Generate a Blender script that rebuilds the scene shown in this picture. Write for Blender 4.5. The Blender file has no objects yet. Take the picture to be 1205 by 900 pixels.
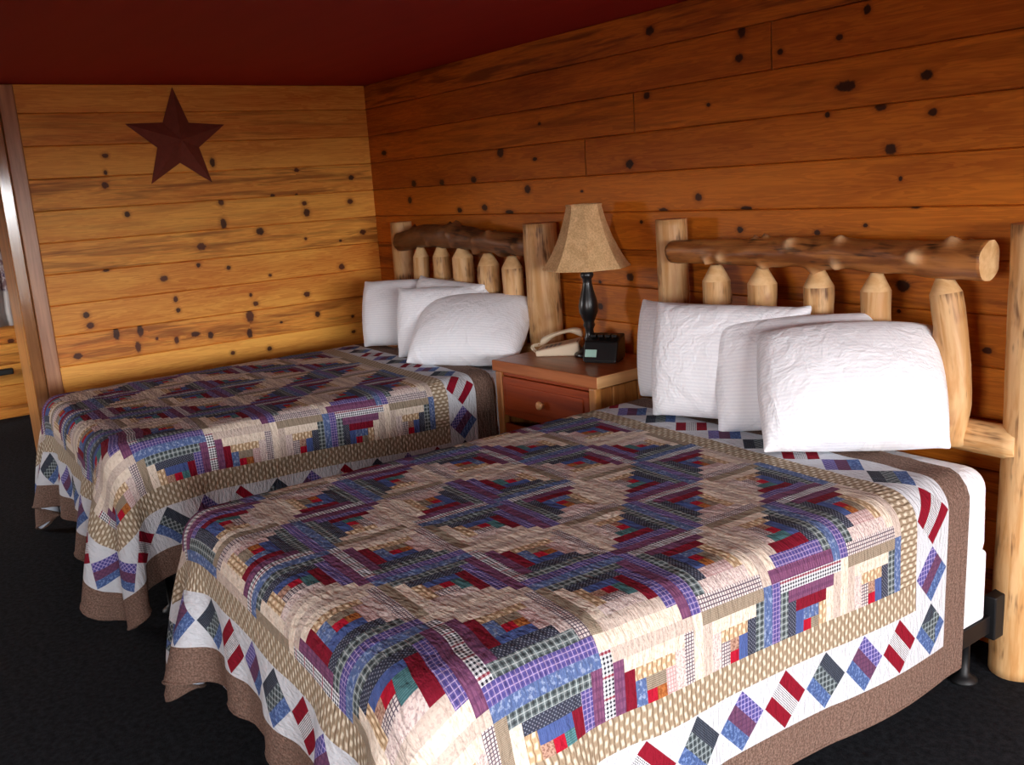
import bpy, bmesh, math, random
import numpy as np
from mathutils import Vector, Matrix, noise
R_ = math.radians
random.seed(7)
sc = bpy.context.scene
col = sc.collection

# ------------------------------------------------------------------ helpers
def tag(o, label=None, cat=None, group=None, kind=None):
    if label: o['label'] = label
    if cat: o['category'] = cat
    if group: o['group'] = group
    if kind: o['kind'] = kind
    return o

def empty(name, loc, rz=0.0):
    o = bpy.data.objects.new(name, None)
    col.objects.link(o)
    o.location = loc
    o.rotation_euler = (0, 0, rz)
    o.empty_display_size = 0.1
    return o

def link(name, me, mats, parent=None, smooth=True, loc=None):
    o = bpy.data.objects.new(name, me)
    col.objects.link(o)
    for m in (mats if isinstance(mats, (list, tuple)) else [mats]):
        me.materials.append(m)
    if smooth:
        me.polygons.foreach_set('use_smooth', [True] * len(me.polygons))
    if parent: o.parent = parent
    if loc: o.location = loc
    return o

def bmobj(name, bm, mats, parent=None, smooth=False, loc=None):
    me = bpy.data.meshes.new(name)
    bm.normal_update()
    bm.to_mesh(me); bm.free()
    return link(name, me, mats, parent, smooth, loc)

def box(bm, x0, x1, y0, y1, z0, z1, bev=0.0, seg=2, mi=0):
    t = bmesh.new()
    bmesh.ops.create_cube(t, size=1.0)
    for v in t.verts:
        v.co = Vector((x0 + (v.co.x + .5) * (x1 - x0), y0 + (v.co.y + .5) * (y1 - y0), z0 + (v.co.z + .5) * (z1 - z0)))
    if bev > 0:
        bmesh.ops.bevel(t, geom=list(t.edges), offset=bev, segments=seg, profile=.5, affect='EDGES')
    for f in t.faces: f.material_index = mi
    join(bm, t)

def join(bm, t):
    me = bpy.data.meshes.new('tmp')
    t.to_mesh(me); t.free()
    bm.from_mesh(me)
    bpy.data.meshes.remove(me)

def lathe(bm, prof, n=32, cx=0, cy=0, mi=0, cap=True):
    """profile [(r,z)] bottom to top"""
    rings = []
    for r, z in prof:
        rings.append([bm.verts.new((cx + r * math.cos(2 * math.pi * k / n), cy + r * math.sin(2 * math.pi * k / n), z)) for k in range(n)])
    for a, b in zip(rings[:-1], rings[1:]):
        for k in range(n):
            f = bm.faces.new((a[k], a[(k + 1) % n], b[(k + 1) % n], b[k])); f.material_index = mi; f.smooth = True
    if cap:
        f = bm.faces.new(list(reversed(rings[0]))); f.material_index = mi
        f = bm.faces.new(rings[-1]); f.material_index = mi

def log_mesh(name, pts, rads, seed, n=20, step=.025, bump=.05, knots=6, taper_end=None, knot_h=.012, wig=.006):
    """a peeled log along a polyline of (x,y,z); uv=(round, along) in metres; caps use slot 1"""
    rnd = random.Random(seed)
    pts = [Vector(p) for p in pts]
    L = [0]
    for a, b in zip(pts[:-1], pts[1:]): L.append(L[-1] + (b - a).length)
    tot = L[-1]
    m = max(4, int(tot / step))
    def at(s):
        for k in range(len(pts) - 1):
            if s <= L[k + 1] + 1e-9:
                f = (s - L[k]) / (L[k + 1] - L[k]); f2 = f
                return pts[k].lerp(pts[k + 1], f2), rads[k] + (rads[k + 1] - rads[k]) * f
        return pts[-1], rads[-1]
    kn = [(rnd.uniform(.05, .95) * tot, rnd.uniform(0, 2 * math.pi), rnd.uniform(.012, .022), rnd.uniform(.5, 1) * knot_h) for _ in range(knots)]
    me = bpy.data.meshes.new(name)
    bm = bmesh.new()
    uvl = bm.loops.layers.uv.new('UVMap')
    knl = bm.verts.layers.float.new('knot')
    off = Vector((rnd.uniform(0, 50), rnd.uniform(0, 50), rnd.uniform(0, 50)))
    rings = []
    svals = [tot * i / m for i in range(m + 1)]
    if taper_end:      # whittled conical top
        extra = [tot + taper_end * f for f in (.35, .7, 1.0)]
    else: extra = []
    for s in svals + extra:
        p, r = at(min(s, tot))
        t = (at(min(s + .02, tot))[0] - at(max(min(s, tot) - .02, 0))[0]).normalized()
        if taper_end and s > tot + 1e-6:
            f = (s - tot) / taper_end
            p = p + t * (s - tot); r = r * (1 - .62 * f)
        a1 = t.orthogonal().normalized() if abs(t.z) < .9 else Vector((1, 0, 0)).cross(t).normalized()
        if abs(t.z) < .9: a1 = t.cross(Vector((0, 0, 1))).normalized()
        a2 = t.cross(a1).normalized()
        w = Vector((noise.noise(off + Vector((s * 2.2, 0, 0))), noise.noise(off + Vector((0, s * 2.2, 9))), 0)) * wig
        ring = []
        for k in range(n):
            th = 2 * math.pi * k / n
            d = a1 * math.cos(th) + a2 * math.sin(th)
            rr = r * (1 + bump * noise.noise(off + Vector((math.cos(th) * 1.3, math.sin(th) * 1.3, s * 7))) + bump * .5 * noise.noise(off + Vector((math.cos(th) * 3, math.sin(th) * 3, s * 16))))
            kv = 0
            for ks, kt, kw, kh in kn:
                dt = (th - kt + math.pi) % (2 * math.pi) - math.pi
                q = ((s - ks) ** 2 + (dt * r) ** 2) / kw ** 2
                if q < 6:
                    rr += kh * math.exp(-q); kv = max(kv, math.exp(-q * 1.2))
            v = bm.verts.new(p + w + d * rr); v[knl] = kv
            ring.append(v)
        rings.append((s, ring))
    for i, ((s0, a), (s1, b)) in enumerate(zip(rings[:-1], rings[1:])):
        for k in range(n):
            f = bm.faces.new((a[k], a[(k + 1) % n], b[(k + 1) % n], b[k])); f.smooth = True
            if s1 > tot + 1e-6: f.material_index = 1
            for lp, (uu, ss) in zip(f.loops, ((k, s0), (k + 1, s0), (k + 1, s1), (k, s1))):
                lp[uvl].uv = (uu / n * 2 * math.pi * max(rads), ss + seed * 1.37)
    for rg, rev in ((rings[0][1], True), (rings[-1][1], False)):
        t = bmesh.ops.extrude_discrete_faces if False else None
        f = bm.faces.new(list(reversed(rg)) if rev else rg); f.material_index = 1
    bm.normal_update(); bmesh.ops.recalc_face_normals(bm, faces=bm.faces)
    bm.to_mesh(me); bm.free()
    return me

# ------------------------------------------------------------------ node helper
class NB:
    def __init__(s, name):
        s.mat = bpy.data.materials.new(name); s.mat.use_nodes = True
        s.nt = s.mat.node_tree; s.n = s.nt.nodes; s.l = s.nt.links
        s.bsdf = s.n['Principled BSDF']
    def new(s, t, **k):
        n = s.n.new(t)
        for a, b in k.items(): setattr(n, a, b)
        return n
    def put(s, sock, v):
        if hasattr(v, 'is_linked'): s.l.new(v, sock)
        elif isinstance(v, (tuple, list)):
            v = tuple(v)
            sock.default_value = v + (1,) if len(v) == 3 and len(sock.default_value) == 4 else v
        else: sock.default_value = v
    def m(s, op, a, b=None, c=None, clamp=False):
        n = s.new('ShaderNodeMath', operation=op); n.use_clamp = clamp
        s.put(n.inputs[0], a)
        if b is not None: s.put(n.inputs[1], b)
        if c is not None: s.put(n.inputs[2], c)
        return n.outputs[0]
    def mix(s, f, a, b, mode='MIX'):
        n = s.new('ShaderNodeMix', data_type='RGBA', blend_type=mode)
        s.put(n.inputs[0], f); s.put(n.inputs[6], a); s.put(n.inputs[7], b)
        return n.outputs[2]
    def sep(s, v):
        n = s.new('ShaderNodeSeparateXYZ'); s.put(n.inputs[0], v); return n.outputs
    def comb(s, x, y, z=0.0):
        n = s.new('ShaderNodeCombineXYZ')
        s.put(n.inputs[0], x); s.put(n.inputs[1], y); s.put(n.inputs[2], z); return n.outputs[0]
    def uv(s, name='UVMap'):
        return s.new('ShaderNodeUVMap', uv_map=name).outputs[0]
    def attr(s, name):
        return s.new('ShaderNodeAttribute', attribute_name=name)
    def obj(s): return s.new('ShaderNodeTexCoord').outputs['Object']
    def noise(s, v, scale, detail=3, rough=.55, dist=0.0):
        n = s.new('ShaderNodeTexNoise'); s.put(n.inputs['Vector'], v)
        n.inputs['Scale'].default_value = scale; n.inputs['Detail'].default_value = detail
        n.inputs['Roughness'].default_value = rough; n.inputs['Distortion'].default_value = dist
        return n.outputs[0]
    def ramp(s, f, stops):
        n = s.new('ShaderNodeValToRGB'); s.put(n.inputs[0], f)
        e = n.color_ramp.elements
        while len(e) < len(stops): e.new(.5)
        for k, (p, c) in enumerate(stops):
            e[k].position = p; e[k].color = tuple(c) + (1,) if len(c) == 3 else c
        return n.outputs[0]
    def step(s, f, a, b):   # smooth 0..1
        n = s.new('ShaderNodeMapRange', interpolation_type='SMOOTHSTEP'); s.put(n.inputs[0], f)
        s.put(n.inputs[1], a); s.put(n.inputs[2], b); return n.outputs[0]
    def bump(s, h, strength=.5, dist=.01):
        n = s.new('ShaderNodeBump'); n.inputs['Strength'].default_value = strength
        n.inputs['Distance'].default_value = dist; s.put(n.inputs['Height'], h)
        s.l.new(n.outputs[0], s.bsdf.inputs['Normal'])
    def out(s, c, rough=.6, spec=.5, metal=0.0):
        s.put(s.bsdf.inputs['Base Color'], c)
        s.put(s.bsdf.inputs['Roughness'], rough); s.put(s.bsdf.inputs['Specular IOR Level'], spec)
        s.bsdf.inputs['Metallic'].default_value = metal
        return s.mat

def lin(r, g, b):
    f = lambda c: (c / 255 / 12.92) if c / 255 <= .04045 else ((c / 255 + .055) / 1.055) ** 2.4
    return (f(r), f(g), f(b))

# ------------------------------------------------------------------ wood materials
def plank_mat(name, light, dark, knotc, rough=.38, spec=.5):
    b = NB(name)
    uv = b.uv('UVMap'); X, Y, _ = b.sep(uv)          # metres along / across (+ random offset per board)
    kx, ky, _ = b.sep(b.uv('knot'))                  # knot centred coords in knot radii
    tint = b.attr('tint').outputs['Color']
    T, S, _ = b.sep(tint)
    kx2, ky2, _ = b.sep(b.uv('knot2'))
    rk = b.m('SQRT', b.m('ADD', b.m('MULTIPLY', kx, kx), b.m('MULTIPLY', ky, ky)))
    rk = b.m('MINIMUM', rk, b.m('SQRT', b.m('ADD', b.m('MULTIPLY', kx2, kx2), b.m('MULTIPLY', ky2, ky2))))
    # grain bends round the knot
    pull = b.m('DIVIDE', .016, b.m('ADD', .6, b.m('MULTIPLY', rk, rk)))
    yb = b.m('ADD', Y, b.m('MULTIPLY', pull, b.m('SIGN', ky)))
    v = b.comb(b.m('MULTIPLY', X, 1.1), b.m('MULTIPLY', yb, 16), 0)
    n1 = b.noise(v, 1.6, 4, .6, .35)
    rings = b.m('FRACT', b.m('MULTIPLY', n1, 7))
    rings = b.m('MULTIPLY', b.step(rings, 0, .8), b.m('SUBTRACT', 1, b.step(rings, .86, 1)))
    n2 = b.noise(b.comb(b.m('MULTIPLY', X, 3), b.m('MULTIPLY', yb, 150), 3), 1.0, 3)
    n3 = b.noise(b.comb(b.m('MULTIPLY', X, .8), b.m('MULTIPLY', Y, 5), 7), 1.0, 2)
    f = b.m('ADD', b.m('MULTIPLY', rings, .34), b.m('MULTIPLY', n2, .25))
    f = b.m('ADD', f, b.m('MULTIPLY', b.m('SUBTRACT', n3, .5), 1.5))
    f = b.m('ADD', f, T, clamp=True)
    c = b.mix(f, light, dark)
    # grey mineral streaks on some boards
    st = b.noise(b.comb(b.m('MULTIPLY', X, 1.6), b.m('MULTIPLY', yb, 22), 11), 1.0, 3, .6, .5)
    st = b.m('MULTIPLY', b.step(st, .44, .66), S)
    c = b.mix(b.m('MULTIPLY', st, .75), c, tuple(x * .42 for x in dark))
    # halo then the knot
    halo = b.m('MULTIPLY', b.m('SUBTRACT', 1, b.step(rk, .9, 2.2)), .4)
    c = b.mix(halo, c, tuple(x * .62 for x in dark))
    rn = b.m('ADD', rk, b.m('MULTIPLY', b.m('SUBTRACT', b.noise(b.comb(b.m('MULTIPLY', X, 60), b.m('MULTIPLY', Y, 60), 0), 1, 2), .5), .7))
    k = b.m('SUBTRACT', 1, b.step(rn, .7, 1.15))
    kc = b.mix(b.step(b.noise(b.comb(b.m('MULTIPLY', X, 3), b.m('MULTIPLY', Y, 8), 20), 1, 1), .42, .6), knotc, tuple(x * 2.6 for x in knotc))
    c = b.mix(b.m('MULTIPLY', k, .93), c, kc)
    b.bump(b.m('ADD', n2, b.m('MULTIPLY', n1, 2)), .12, .002)
    return b.out(c, b.m('ADD', rough, b.m('MULTIPLY', n2, .12)), spec)

def log_mat(name, light, mid, dark, knotc, rough=.5):
    b = NB(name)
    X, Y, _ = b.sep(b.uv('UVMap'))
    k = b.attr('knot').outputs['Fac']
    n1 = b.noise(b.comb(b.m('MULTIPLY', X, 26), b.m('MULTIPLY', Y, 3.0), 0), 1, 4, .6, .6)
    n2 = b.noise(b.comb(b.m('MULTIPLY', X, 7), b.m('MULTIPLY', Y, 5), 4), 1, 3, .6)
    n3 = b.noise(b.comb(b.m('MULTIPLY', X, 90), b.m('MULTIPLY', Y, 9), 4), 1, 2)
    c = b.mix(b.step(n1, .36, .66), light, mid)
    c = b.mix(b.step(b.m('ADD', n2, b.m('MULTIPLY', b.m('SUBTRACT', n3, .5), .5)), .53, .74), c, dark)
    c = b.mix(b.m('MULTIPLY', k, .85), c, knotc)
    b.bump(b.m('ADD', n1, b.m('MULTIPLY', n3, .4)), .3, .004)
    return b.out(c, rough, .4)

def board_mat(name, light, dark, rough=.4, axis=0, sc_=1.0, spec=.5):
    """plain varnished board: grain along object axis"""
    b = NB(name)
    x, y, z = b.sep(b.obj())
    c3 = [x, y, z]
    a = c3[axis]; o1 = c3[(axis + 1) % 3]; o2 = c3[(axis + 2) % 3]
    v = b.comb(b.m('MULTIPLY', a, 1.5 * sc_), b.m('MULTIPLY', o1, 22 * sc_), b.m('MULTIPLY', o2, 22 * sc_))
    n1 = b.noise(v, 1, 4, .6, .4)
    v2 = b.comb(b.m('MULTIPLY', a, 6 * sc_), b.m('MULTIPLY', o1, 160 * sc_), b.m('MULTIPLY', o2, 160 * sc_))
    n2 = b.noise(v2, 1, 2)
    f = b.m('ADD', b.step(n1, .3, .72), b.m('MULTIPLY', b.m('SUBTRACT', n2, .5), .4), clamp=True)
    b.bump(n2, .08, .002)
    return b.out(b.mix(f, light, dark), rough, spec)

def flat_mat(name, c, rough=.5, spec=.5, metal=0.0, nscale=40, namt=.12, bump=0.0):
    b = NB(name)
    n = b.noise(b.obj(), nscale, 3)
    c2 = tuple(x * (1 - namt) for x in c); c3 = tuple(min(1, x * (1 + namt)) for x in c)
    if bump: b.bump(n, bump, .003)
    return b.out(b.mix(n, c2, c3), rough, spec, metal)

M = {}
M['plank_left'] = plank_mat('knotty_pine_planks', lin(248, 178, 78), lin(200, 104, 28), lin(48, 18, 8), .44, .3)
M['plank_back'] = plank_mat('shaded_pine_planks', lin(212, 122, 34), lin(150, 70, 12), lin(30, 11, 5), .45, .3)  # same pine boards, the back wall's dimmer light put into a darker colour
M['log'] = log_mat('peeled_log', lin(216, 174, 122), lin(192, 140, 84), lin(112, 74, 44), lin(150, 88, 46))
M['log_dark'] = log_mat('rustic_log_with_bark', lin(176, 114, 58), lin(128, 74, 36), lin(58, 31, 16), lin(240, 200, 150), .42)
M['log_darker'] = log_mat('dark_rustic_log', lin(120, 74, 38), lin(88, 50, 26), lin(46, 26, 15), lin(150, 100, 60), .5)
M['log_end'] = board_mat('sawn_log_end', lin(232, 194, 142), lin(206, 158, 102), .55, 0, .8)
M['casing'] = board_mat('pine_casing', lin(196, 138, 92), lin(158, 100, 60), .3, 2)
M['jamb'] = board_mat('pine_jamb', lin(172, 118, 68), lin(132, 84, 44), .3, 2)
M['gloss_strip'] = board_mat('varnished_pine_strip', lin(176, 122, 72), lin(140, 90, 50), .1, 2, spec=.9)
M['ns_top'] = board_mat('nightstand_top_wood', lin(182, 108, 62), lin(152, 82, 42), .32, 0, spec=.35)
M['ns_edge'] = board_mat('nightstand_light_edge', lin(222, 172, 118), lin(198, 144, 92), .4, 1)
M['ns_body'] = board_mat('nightstand_side_wood', lin(190, 128, 66), lin(140, 80, 36), .42, 2)
M['ns_front'] = board_mat('nightstand_drawer_wood', lin(158, 66, 24), lin(120, 44, 14), .45, 0, spec=.25)
M['knob'] = flat_mat('pale_wood_knob', lin(206, 150, 100), .35)
M['ceiling'] = None
M['black_metal'] = flat_mat('black_metal', lin(15, 15, 17), .5, .35)
M['lamp_black'] = flat_mat('black_lamp_turning', lin(26, 27, 28), .3, .6)
M['black_plastic'] = flat_mat('black_plastic', lin(20, 21, 22), .38, .5)
M['phone'] = flat_mat('ivory_phone_plastic', lin(226, 206, 176), .4, .5, nscale=8, namt=.05)
M['phone_face'] = flat_mat('beige_phone_face', lin(196, 158, 128), .5, .4, nscale=8, namt=.05)
M['phone_key'] = flat_mat('grey_phone_keys', lin(120, 108, 98), .5)
M['display'] = flat_mat('pale_clock_display', lin(178, 222, 208), .3, .5, nscale=8, namt=.04)
M['digit'] = flat_mat('dark_digits', lin(96, 124, 120), .4)
M['star'] = flat_mat('rusty_tin_star', lin(126, 64, 52), .55, .3, .0, 30, .25, .15)
M['white_frame'] = flat_mat('white_window_frame', lin(225, 222, 214), .5)

def shade_mat():
    b = NB('parchment_shade')
    o = b.obj(); x, y, z = b.sep(o)
    n = b.noise(o, 130, 4, .7); n2 = b.noise(o, 20, 3)
    f = b.m('ADD', b.m('MULTIPLY', n, .7), b.m('MULTIPLY', n2, .3))
    c = b.mix(b.step(f, .35, .68), lin(192, 152, 104), lin(234, 196, 146))
    b.bump(n, .25, .003)
    return b.out(c, .8, .25)
M['shade'] = shade_mat()

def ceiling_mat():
    b = NB('ceiling_finger_blur_red')
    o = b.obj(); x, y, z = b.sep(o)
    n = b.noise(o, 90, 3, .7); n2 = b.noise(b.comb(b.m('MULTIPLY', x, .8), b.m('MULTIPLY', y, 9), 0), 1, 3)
    c = b.mix(n2, lin(168, 40, 32), lin(150, 33, 27))  # red put in for the dark blur of a finger over the lens
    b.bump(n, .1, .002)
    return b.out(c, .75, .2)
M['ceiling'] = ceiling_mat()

def carpet_mat():
    b = NB('charcoal_carpet')
    o = b.obj()
    n = b.noise(o, 260, 3, .7); n2 = b.noise(o, 45, 3, .6); n3 = b.noise(o, 3, 2)
    f = b.m('ADD', b.m('MULTIPLY', n, .5), b.m('MULTIPLY', n2, .5))
    c = b.mix(b.step(f, .35, .66), lin(14, 16, 19), lin(44, 47, 52))
    c = b.mix(b.m('MULTIPLY', n3, .4), c, lin(24, 26, 30))
    b.bump(f, .9, .01)
    return b.out(c, .95, .1)
M['carpet'] = carpet_mat()

def sheet_mat(name, c0=(244, 244, 247), stripe=True):
    b = NB(name)
    X, Y, _ = b.sep(b.uv('UVMap'))
    s = b.m('SINE', b.m('MULTIPLY', Y, 2 * math.pi / .012))
    n = b.noise(b.comb(X, Y, 0), 9, 4, .6, .6)
    n2 = b.noise(b.comb(b.m('MULTIPLY', X, 1), b.m('MULTIPLY', Y, 1), 3), 22, 3, .55, 1.2)
    c = b.mix(b.m('MULTIPLY', b.m('ADD', s, 1), .5 if stripe else 0.0), lin(*c0), lin(c0[0] - 10, c0[1] - 10, c0[2] - 8))
    h = b.m('ADD', b.m('MULTIPLY', n, 1.0), b.m('MULTIPLY', n2, .35))
    h = b.m('ADD', h, b.m('MULTIPLY', s, .004 if stripe else 0))
    b.bump(h, .5, .03)
    b.bsdf.inputs['Sheen Weight'].default_value = .15
    return b.out(c, .75, .25)
M['pillow'] = sheet_mat('white_pillowcase')
M['sheet'] = sheet_mat('white_fitted_sheet', (232, 236, 242), False)
M['box_cover'] = sheet_mat('pale_blue_white_box_cover', (226, 232, 240), False)

# ------------------------------------------------------------------ quilt fabrics (uv in metres)
def fabric(name, fn):
    b = NB(name)
    uv = b.uv('UVMap'); X, Y, _ = b.sep(uv)
    U = b.m('MULTIPLY', X, 100); V = b.m('MULTIPLY', Y, 100)      # centimetres
    c = fn(b, U, V)
    # quilting puckers
    p1 = b.noise(b.comb(b.m('MULTIPLY', X, 30), b.m('MULTIPLY', Y, 75), 0), 1, 2, .5, .3)
    p2 = b.noise(b.comb(b.m('MULTIPLY', X, 220), b.m('MULTIPLY', Y, 220), 2), 1, 2)
    b.bump(b.m('ADD', p1, b.m('MULTIPLY', p2, .15)), .9, .012)
    return b.out(c, .9, .12)
def tri(b, x, per):      # 0..1 triangle
    return b.m('MULTIPLY', b.m('PINGPONG', x, per / 2), 2 / per)
def bars(b, x, per, duty, soft=.12):     # 1 on bars
    return b.m('SUBTRACT', 1, b.step(tri(b, x, per), duty - soft, duty + soft))
def speck(b, U, V, s, lo=.5, hi=.62):
    return b.step(b.noise(b.comb(U, V, 0), s, 2, .6), lo, hi)
def f_solid(c, c2=None, s=3.0):
    return lambda b, U, V: b.mix(b.noise(b.comb(U, V, 0), s, 3), lin(*c), lin(*(c2 or tuple(int(x * .82) for x in c))))
def f_plaid(base, d, l, pu, pv):
    def fn(b, U, V):
        c = b.mix(b.m('MULTIPLY', bars(b, U, pu, .35), .55), lin(*base), lin(*d))
        c = b.mix(b.m('MULTIPLY', bars(b, V, pv, .35), .55), c, lin(*d))
        if l:
            c = b.mix(b.m('MULTIPLY', bars(b, b.m('ADD', U, pu * .5), pu, .14, .08), .75), c, lin(*l))
            c = b.mix(b.m('MULTIPLY', bars(b, b.m('ADD', V, pv * .5), pv, .14, .08), .75), c, lin(*l))
        n = b.noise(b.comb(U, V, 0), 1.3, 3)
        return b.mix(b.m('MULTIPLY', n, .3), c, lin(*d))
    return fn
def f_check(w, k, per, acc=None):
    def fn(b, U, V):
        a = bars(b, U, per, .5); c_ = bars(b, V, per, .5)
        f = b.m('MULTIPLY', b.m('ADD', a, c_), .5)
        c = b.mix(f, lin(*w), lin(*k))
        if acc: c = b.mix(b.m('MULTIPLY', bars(b, U, per * 5, .12, .05), .6), c, lin(*acc))
        return c
    return fn
def f_lines(w, k, per, per2, duty=.25):
    def fn(b, U, V):
        f = b.m('MAXIMUM', bars(b, U, per, duty), bars(b, V, per2, duty)) if per2 else bars(b, U, per, duty)
        return b.mix(f, lin(*w), lin(*k))
    return fn
def f_dots(base, d, per):
    def fn(b, U, V):
        u = b.m('ADD', U, V); v = b.m('SUBTRACT', U, V)
        f = b.m('MULTIPLY', bars(b, u, per, .42), bars(b, v, per, .42))
        c = b.mix(f, lin(*base), lin(*d))
        return b.mix(b.m('MULTIPLY', b.noise(b.comb(U, V, 1), .8, 3), .35), c, lin(*[int(x * .7) for x in base]))
    return fn
def f_print(base, sp, s, lo=.5, hi=.6):
    return lambda b, U, V: b.mix(speck(b, U, V, s, lo, hi), lin(*base), lin(*sp))
def f_weave(base=(186, 158, 118), dk=(120, 92, 60), lt=(228, 208, 172), pu=1.5, pv=1.1):
    def fn(b, U, V):
        w = b.m('ADD', V, b.m('MULTIPLY', b.m('SINE', b.m('MULTIPLY', U, 2 * math.pi / pu)), .10))
        row = b.m('FLOOR', b.m('DIVIDE', w, pv))
        us = b.m('ADD', U, b.m('MULTIPLY', row, pu * .5))
        f = b.m('MULTIPLY', bars(b, us, pu, .5, .25), bars(b, b.m('ADD', w, pv * .5), pv, .5, .25))
        c = b.mix(f, lin(*base), lin(*lt))
        return b.mix(b.m('MULTIPLY', bars(b, w, pv, .18, .12), .85), c, lin(*dk))
    return fn
def f_border(b, U, V):
    n = b.noise(b.comb(U, V, 0), 1.5, 3, .75); n2 = b.noise(b.comb(U, V, 5), .25, 2)
    c = b.mix(b.step(n, .35, .66), lin(84, 64, 55), lin(134, 110, 98))
    return b.mix(b.m('MULTIPLY', n2, .3), c, lin(112, 88, 76))
def f_diamond(b, U, V):
    s, t, _ = b.sep(b.uv('band'))
    k = b.m('FLOOR', s); x = b.m('SUBTRACT', b.m('SUBTRACT', s, k), .5)
    y = t
    inside = b.m('SUBTRACT', 1, b.step(b.m('ADD', b.m('ABSOLUTE', x), b.m('ABSOLUTE', y)), .478, .492))
    q = b.m('SUBTRACT', x, y)                 # -0.5..0.5 across the strips
    kind = b.m('FLOORED_MODULO', b.m('SUBTRACT', 10.0, k), 3.0)
    chk = f_check((232, 232, 236), (30, 30, 42), .62)(b, b.m('MULTIPLY', b.m('ADD', x, y), 14), b.m('MULTIPLY', q, 14))
    red = lin(124, 18, 36)
    mid = b.m('MULTIPLY', b.step(q, -.17, -.16), b.m('SUBTRACT', 1, b.step(q, .16, .17)))
    A = b.mix(mid, red, chk)
    lo = b.m('SUBTRACT', 1, b.step(q, -.17, -.16)); hi = b.step(q, .16, .17)
    pl = f_plaid((96, 88, 150), (60, 60, 120), (190, 176, 214), 1.3, 1.3)(b, U, V)
    ma = f_plaid((104, 66, 92), (78, 50, 78), None, 1.4, 1.4)(b, U, V)
    bl = f_print((66, 86, 132), (104, 126, 170), 1.1, .48, .62)(b, U, V)
    nv = f_dots((44, 50, 62), (104, 110, 122), .7)(b, U, V)
    gp = f_plaid((96, 108, 112), (28, 32, 36), (168, 178, 180), 1.6, 1.6)(b, U, V)
    B = b.mix(lo, b.mix(hi, ma, pl), bl)
    C = b.mix(lo, b.mix(hi, gp, nv), bl)
    c = b.mix(b.step(kind, .4, .6), A, B); c = b.mix(b.step(kind, 1.4, 1.6), c, C)
    wn = b.mix(b.noise(b.comb(U, V, 0), .5, 3), lin(188, 192, 199), lin(198, 200, 205))
    return b.mix(inside, wn, c)

FAB = dict(
    red=f_solid((176, 24, 48)), burgundy=f_solid((124, 22, 42), (104, 18, 34), .8),
    maroon=f_plaid((122, 76, 106), (88, 52, 82), None, 2.4, .9),
    purple=f_plaid((94, 84, 142), (66, 62, 118), (186, 164, 196), 1.15, 1.15),
    bwcheck=f_check((224, 226, 230), (28, 28, 40), 1.0, (150, 40, 60)),
    navydot=f_dots((54, 57, 72), (128, 132, 146), 1.0),
    greyplaid=f_plaid((112, 124, 126), (22, 24, 28), (176, 184, 184), 1.7, 1.7),
    floral=f_print((80, 98, 140), (132, 146, 176), .9, .5, .64),
    blue=f_solid((62, 76, 128), (78, 96, 146), .8), teal=f_lines((84, 126, 128), (60, 98, 104), .5, None, .5),
    orange=f_print((168, 104, 56), (140, 78, 40), 1.2, .4, .6),
    brownprint=f_print((172, 138, 120), (128, 92, 78), 1.6, .45, .6),
    weave=f_weave((180, 152, 120), (130, 102, 74), (226, 206, 176), 2.4, 1.5),
    greystripe=f_lines((150, 138, 122), (118, 104, 88), .45, None, .5),
    pinkcheck=f_lines((200, 178, 174), (174, 140, 140), .9, .9, .28),
    speckle=f_print((204, 188, 182), (172, 152, 150), 1.6, .5, .6),
    darkcheck=f_lines((204, 192, 188), (88, 76, 88), .85, .85, .3),
    cream=f_print((214, 200, 184), (202, 186, 168), .9, .5, .6),
    taupe=f_lines((152, 138, 120), (128, 114, 98), .4, None, .5),
    lightgrey=f_print((190, 174, 162), (176, 160, 150), 1.2),
    tan=f_weave((150, 132, 110), (110, 92, 72), (206, 196, 176), 3.0, 1.6),
    border=f_border, diamond=f_diamond)
FN = list(FAB)
FMAT = [fabric('quilt_' + k, FAB[k]) for k in FN]
M['lining'] = fabric('quilt_white_lining', f_solid((214, 220, 232), (206, 212, 226)))
M['binding'] = FMAT[FN.index('border')]

# ------------------------------------------------------------------ cloth solver (position based)
def pbd(P, rest, batches, steps, collide, pin, w_grav=9.8, dt=1 / 60., iters=10, damp=.985, force=None):
    V = np.zeros_like(P)
    W = np.where(pin, 0.0, 1.0)
    pre = []
    for a, b, r, k in batches:
        wa, wb = W[a], W[b]; s = wa + wb
        ok = s > 0
        a, b, r, wa, wb, s = a[ok], b[ok], r[ok], wa[ok], wb[ok], s[ok]
        pre.append((a, b, r, (k * wa / s)[:, None], (k * wb / s)[:, None]))
    for st in range(steps):
        V[:, 2] -= w_grav * dt
        if force is not None: V += force(P) * dt
        V *= damp
        V[pin] = 0
        old = P.copy()
        P = P + V * dt
        for it in range(iters):
            for a, b, r, ka, kb in pre:
                d = P[b] - P[a]
                l = np.sqrt((d * d).sum(1)) + 1e-9
                c = d * ((l - r) / l)[:, None]
                P[a] += c * ka; P[b] -= c * kb
            if collide is not None and it % 2 == 1: P = collide(P, old)
        V = (P - old) / dt
    return P

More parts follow.
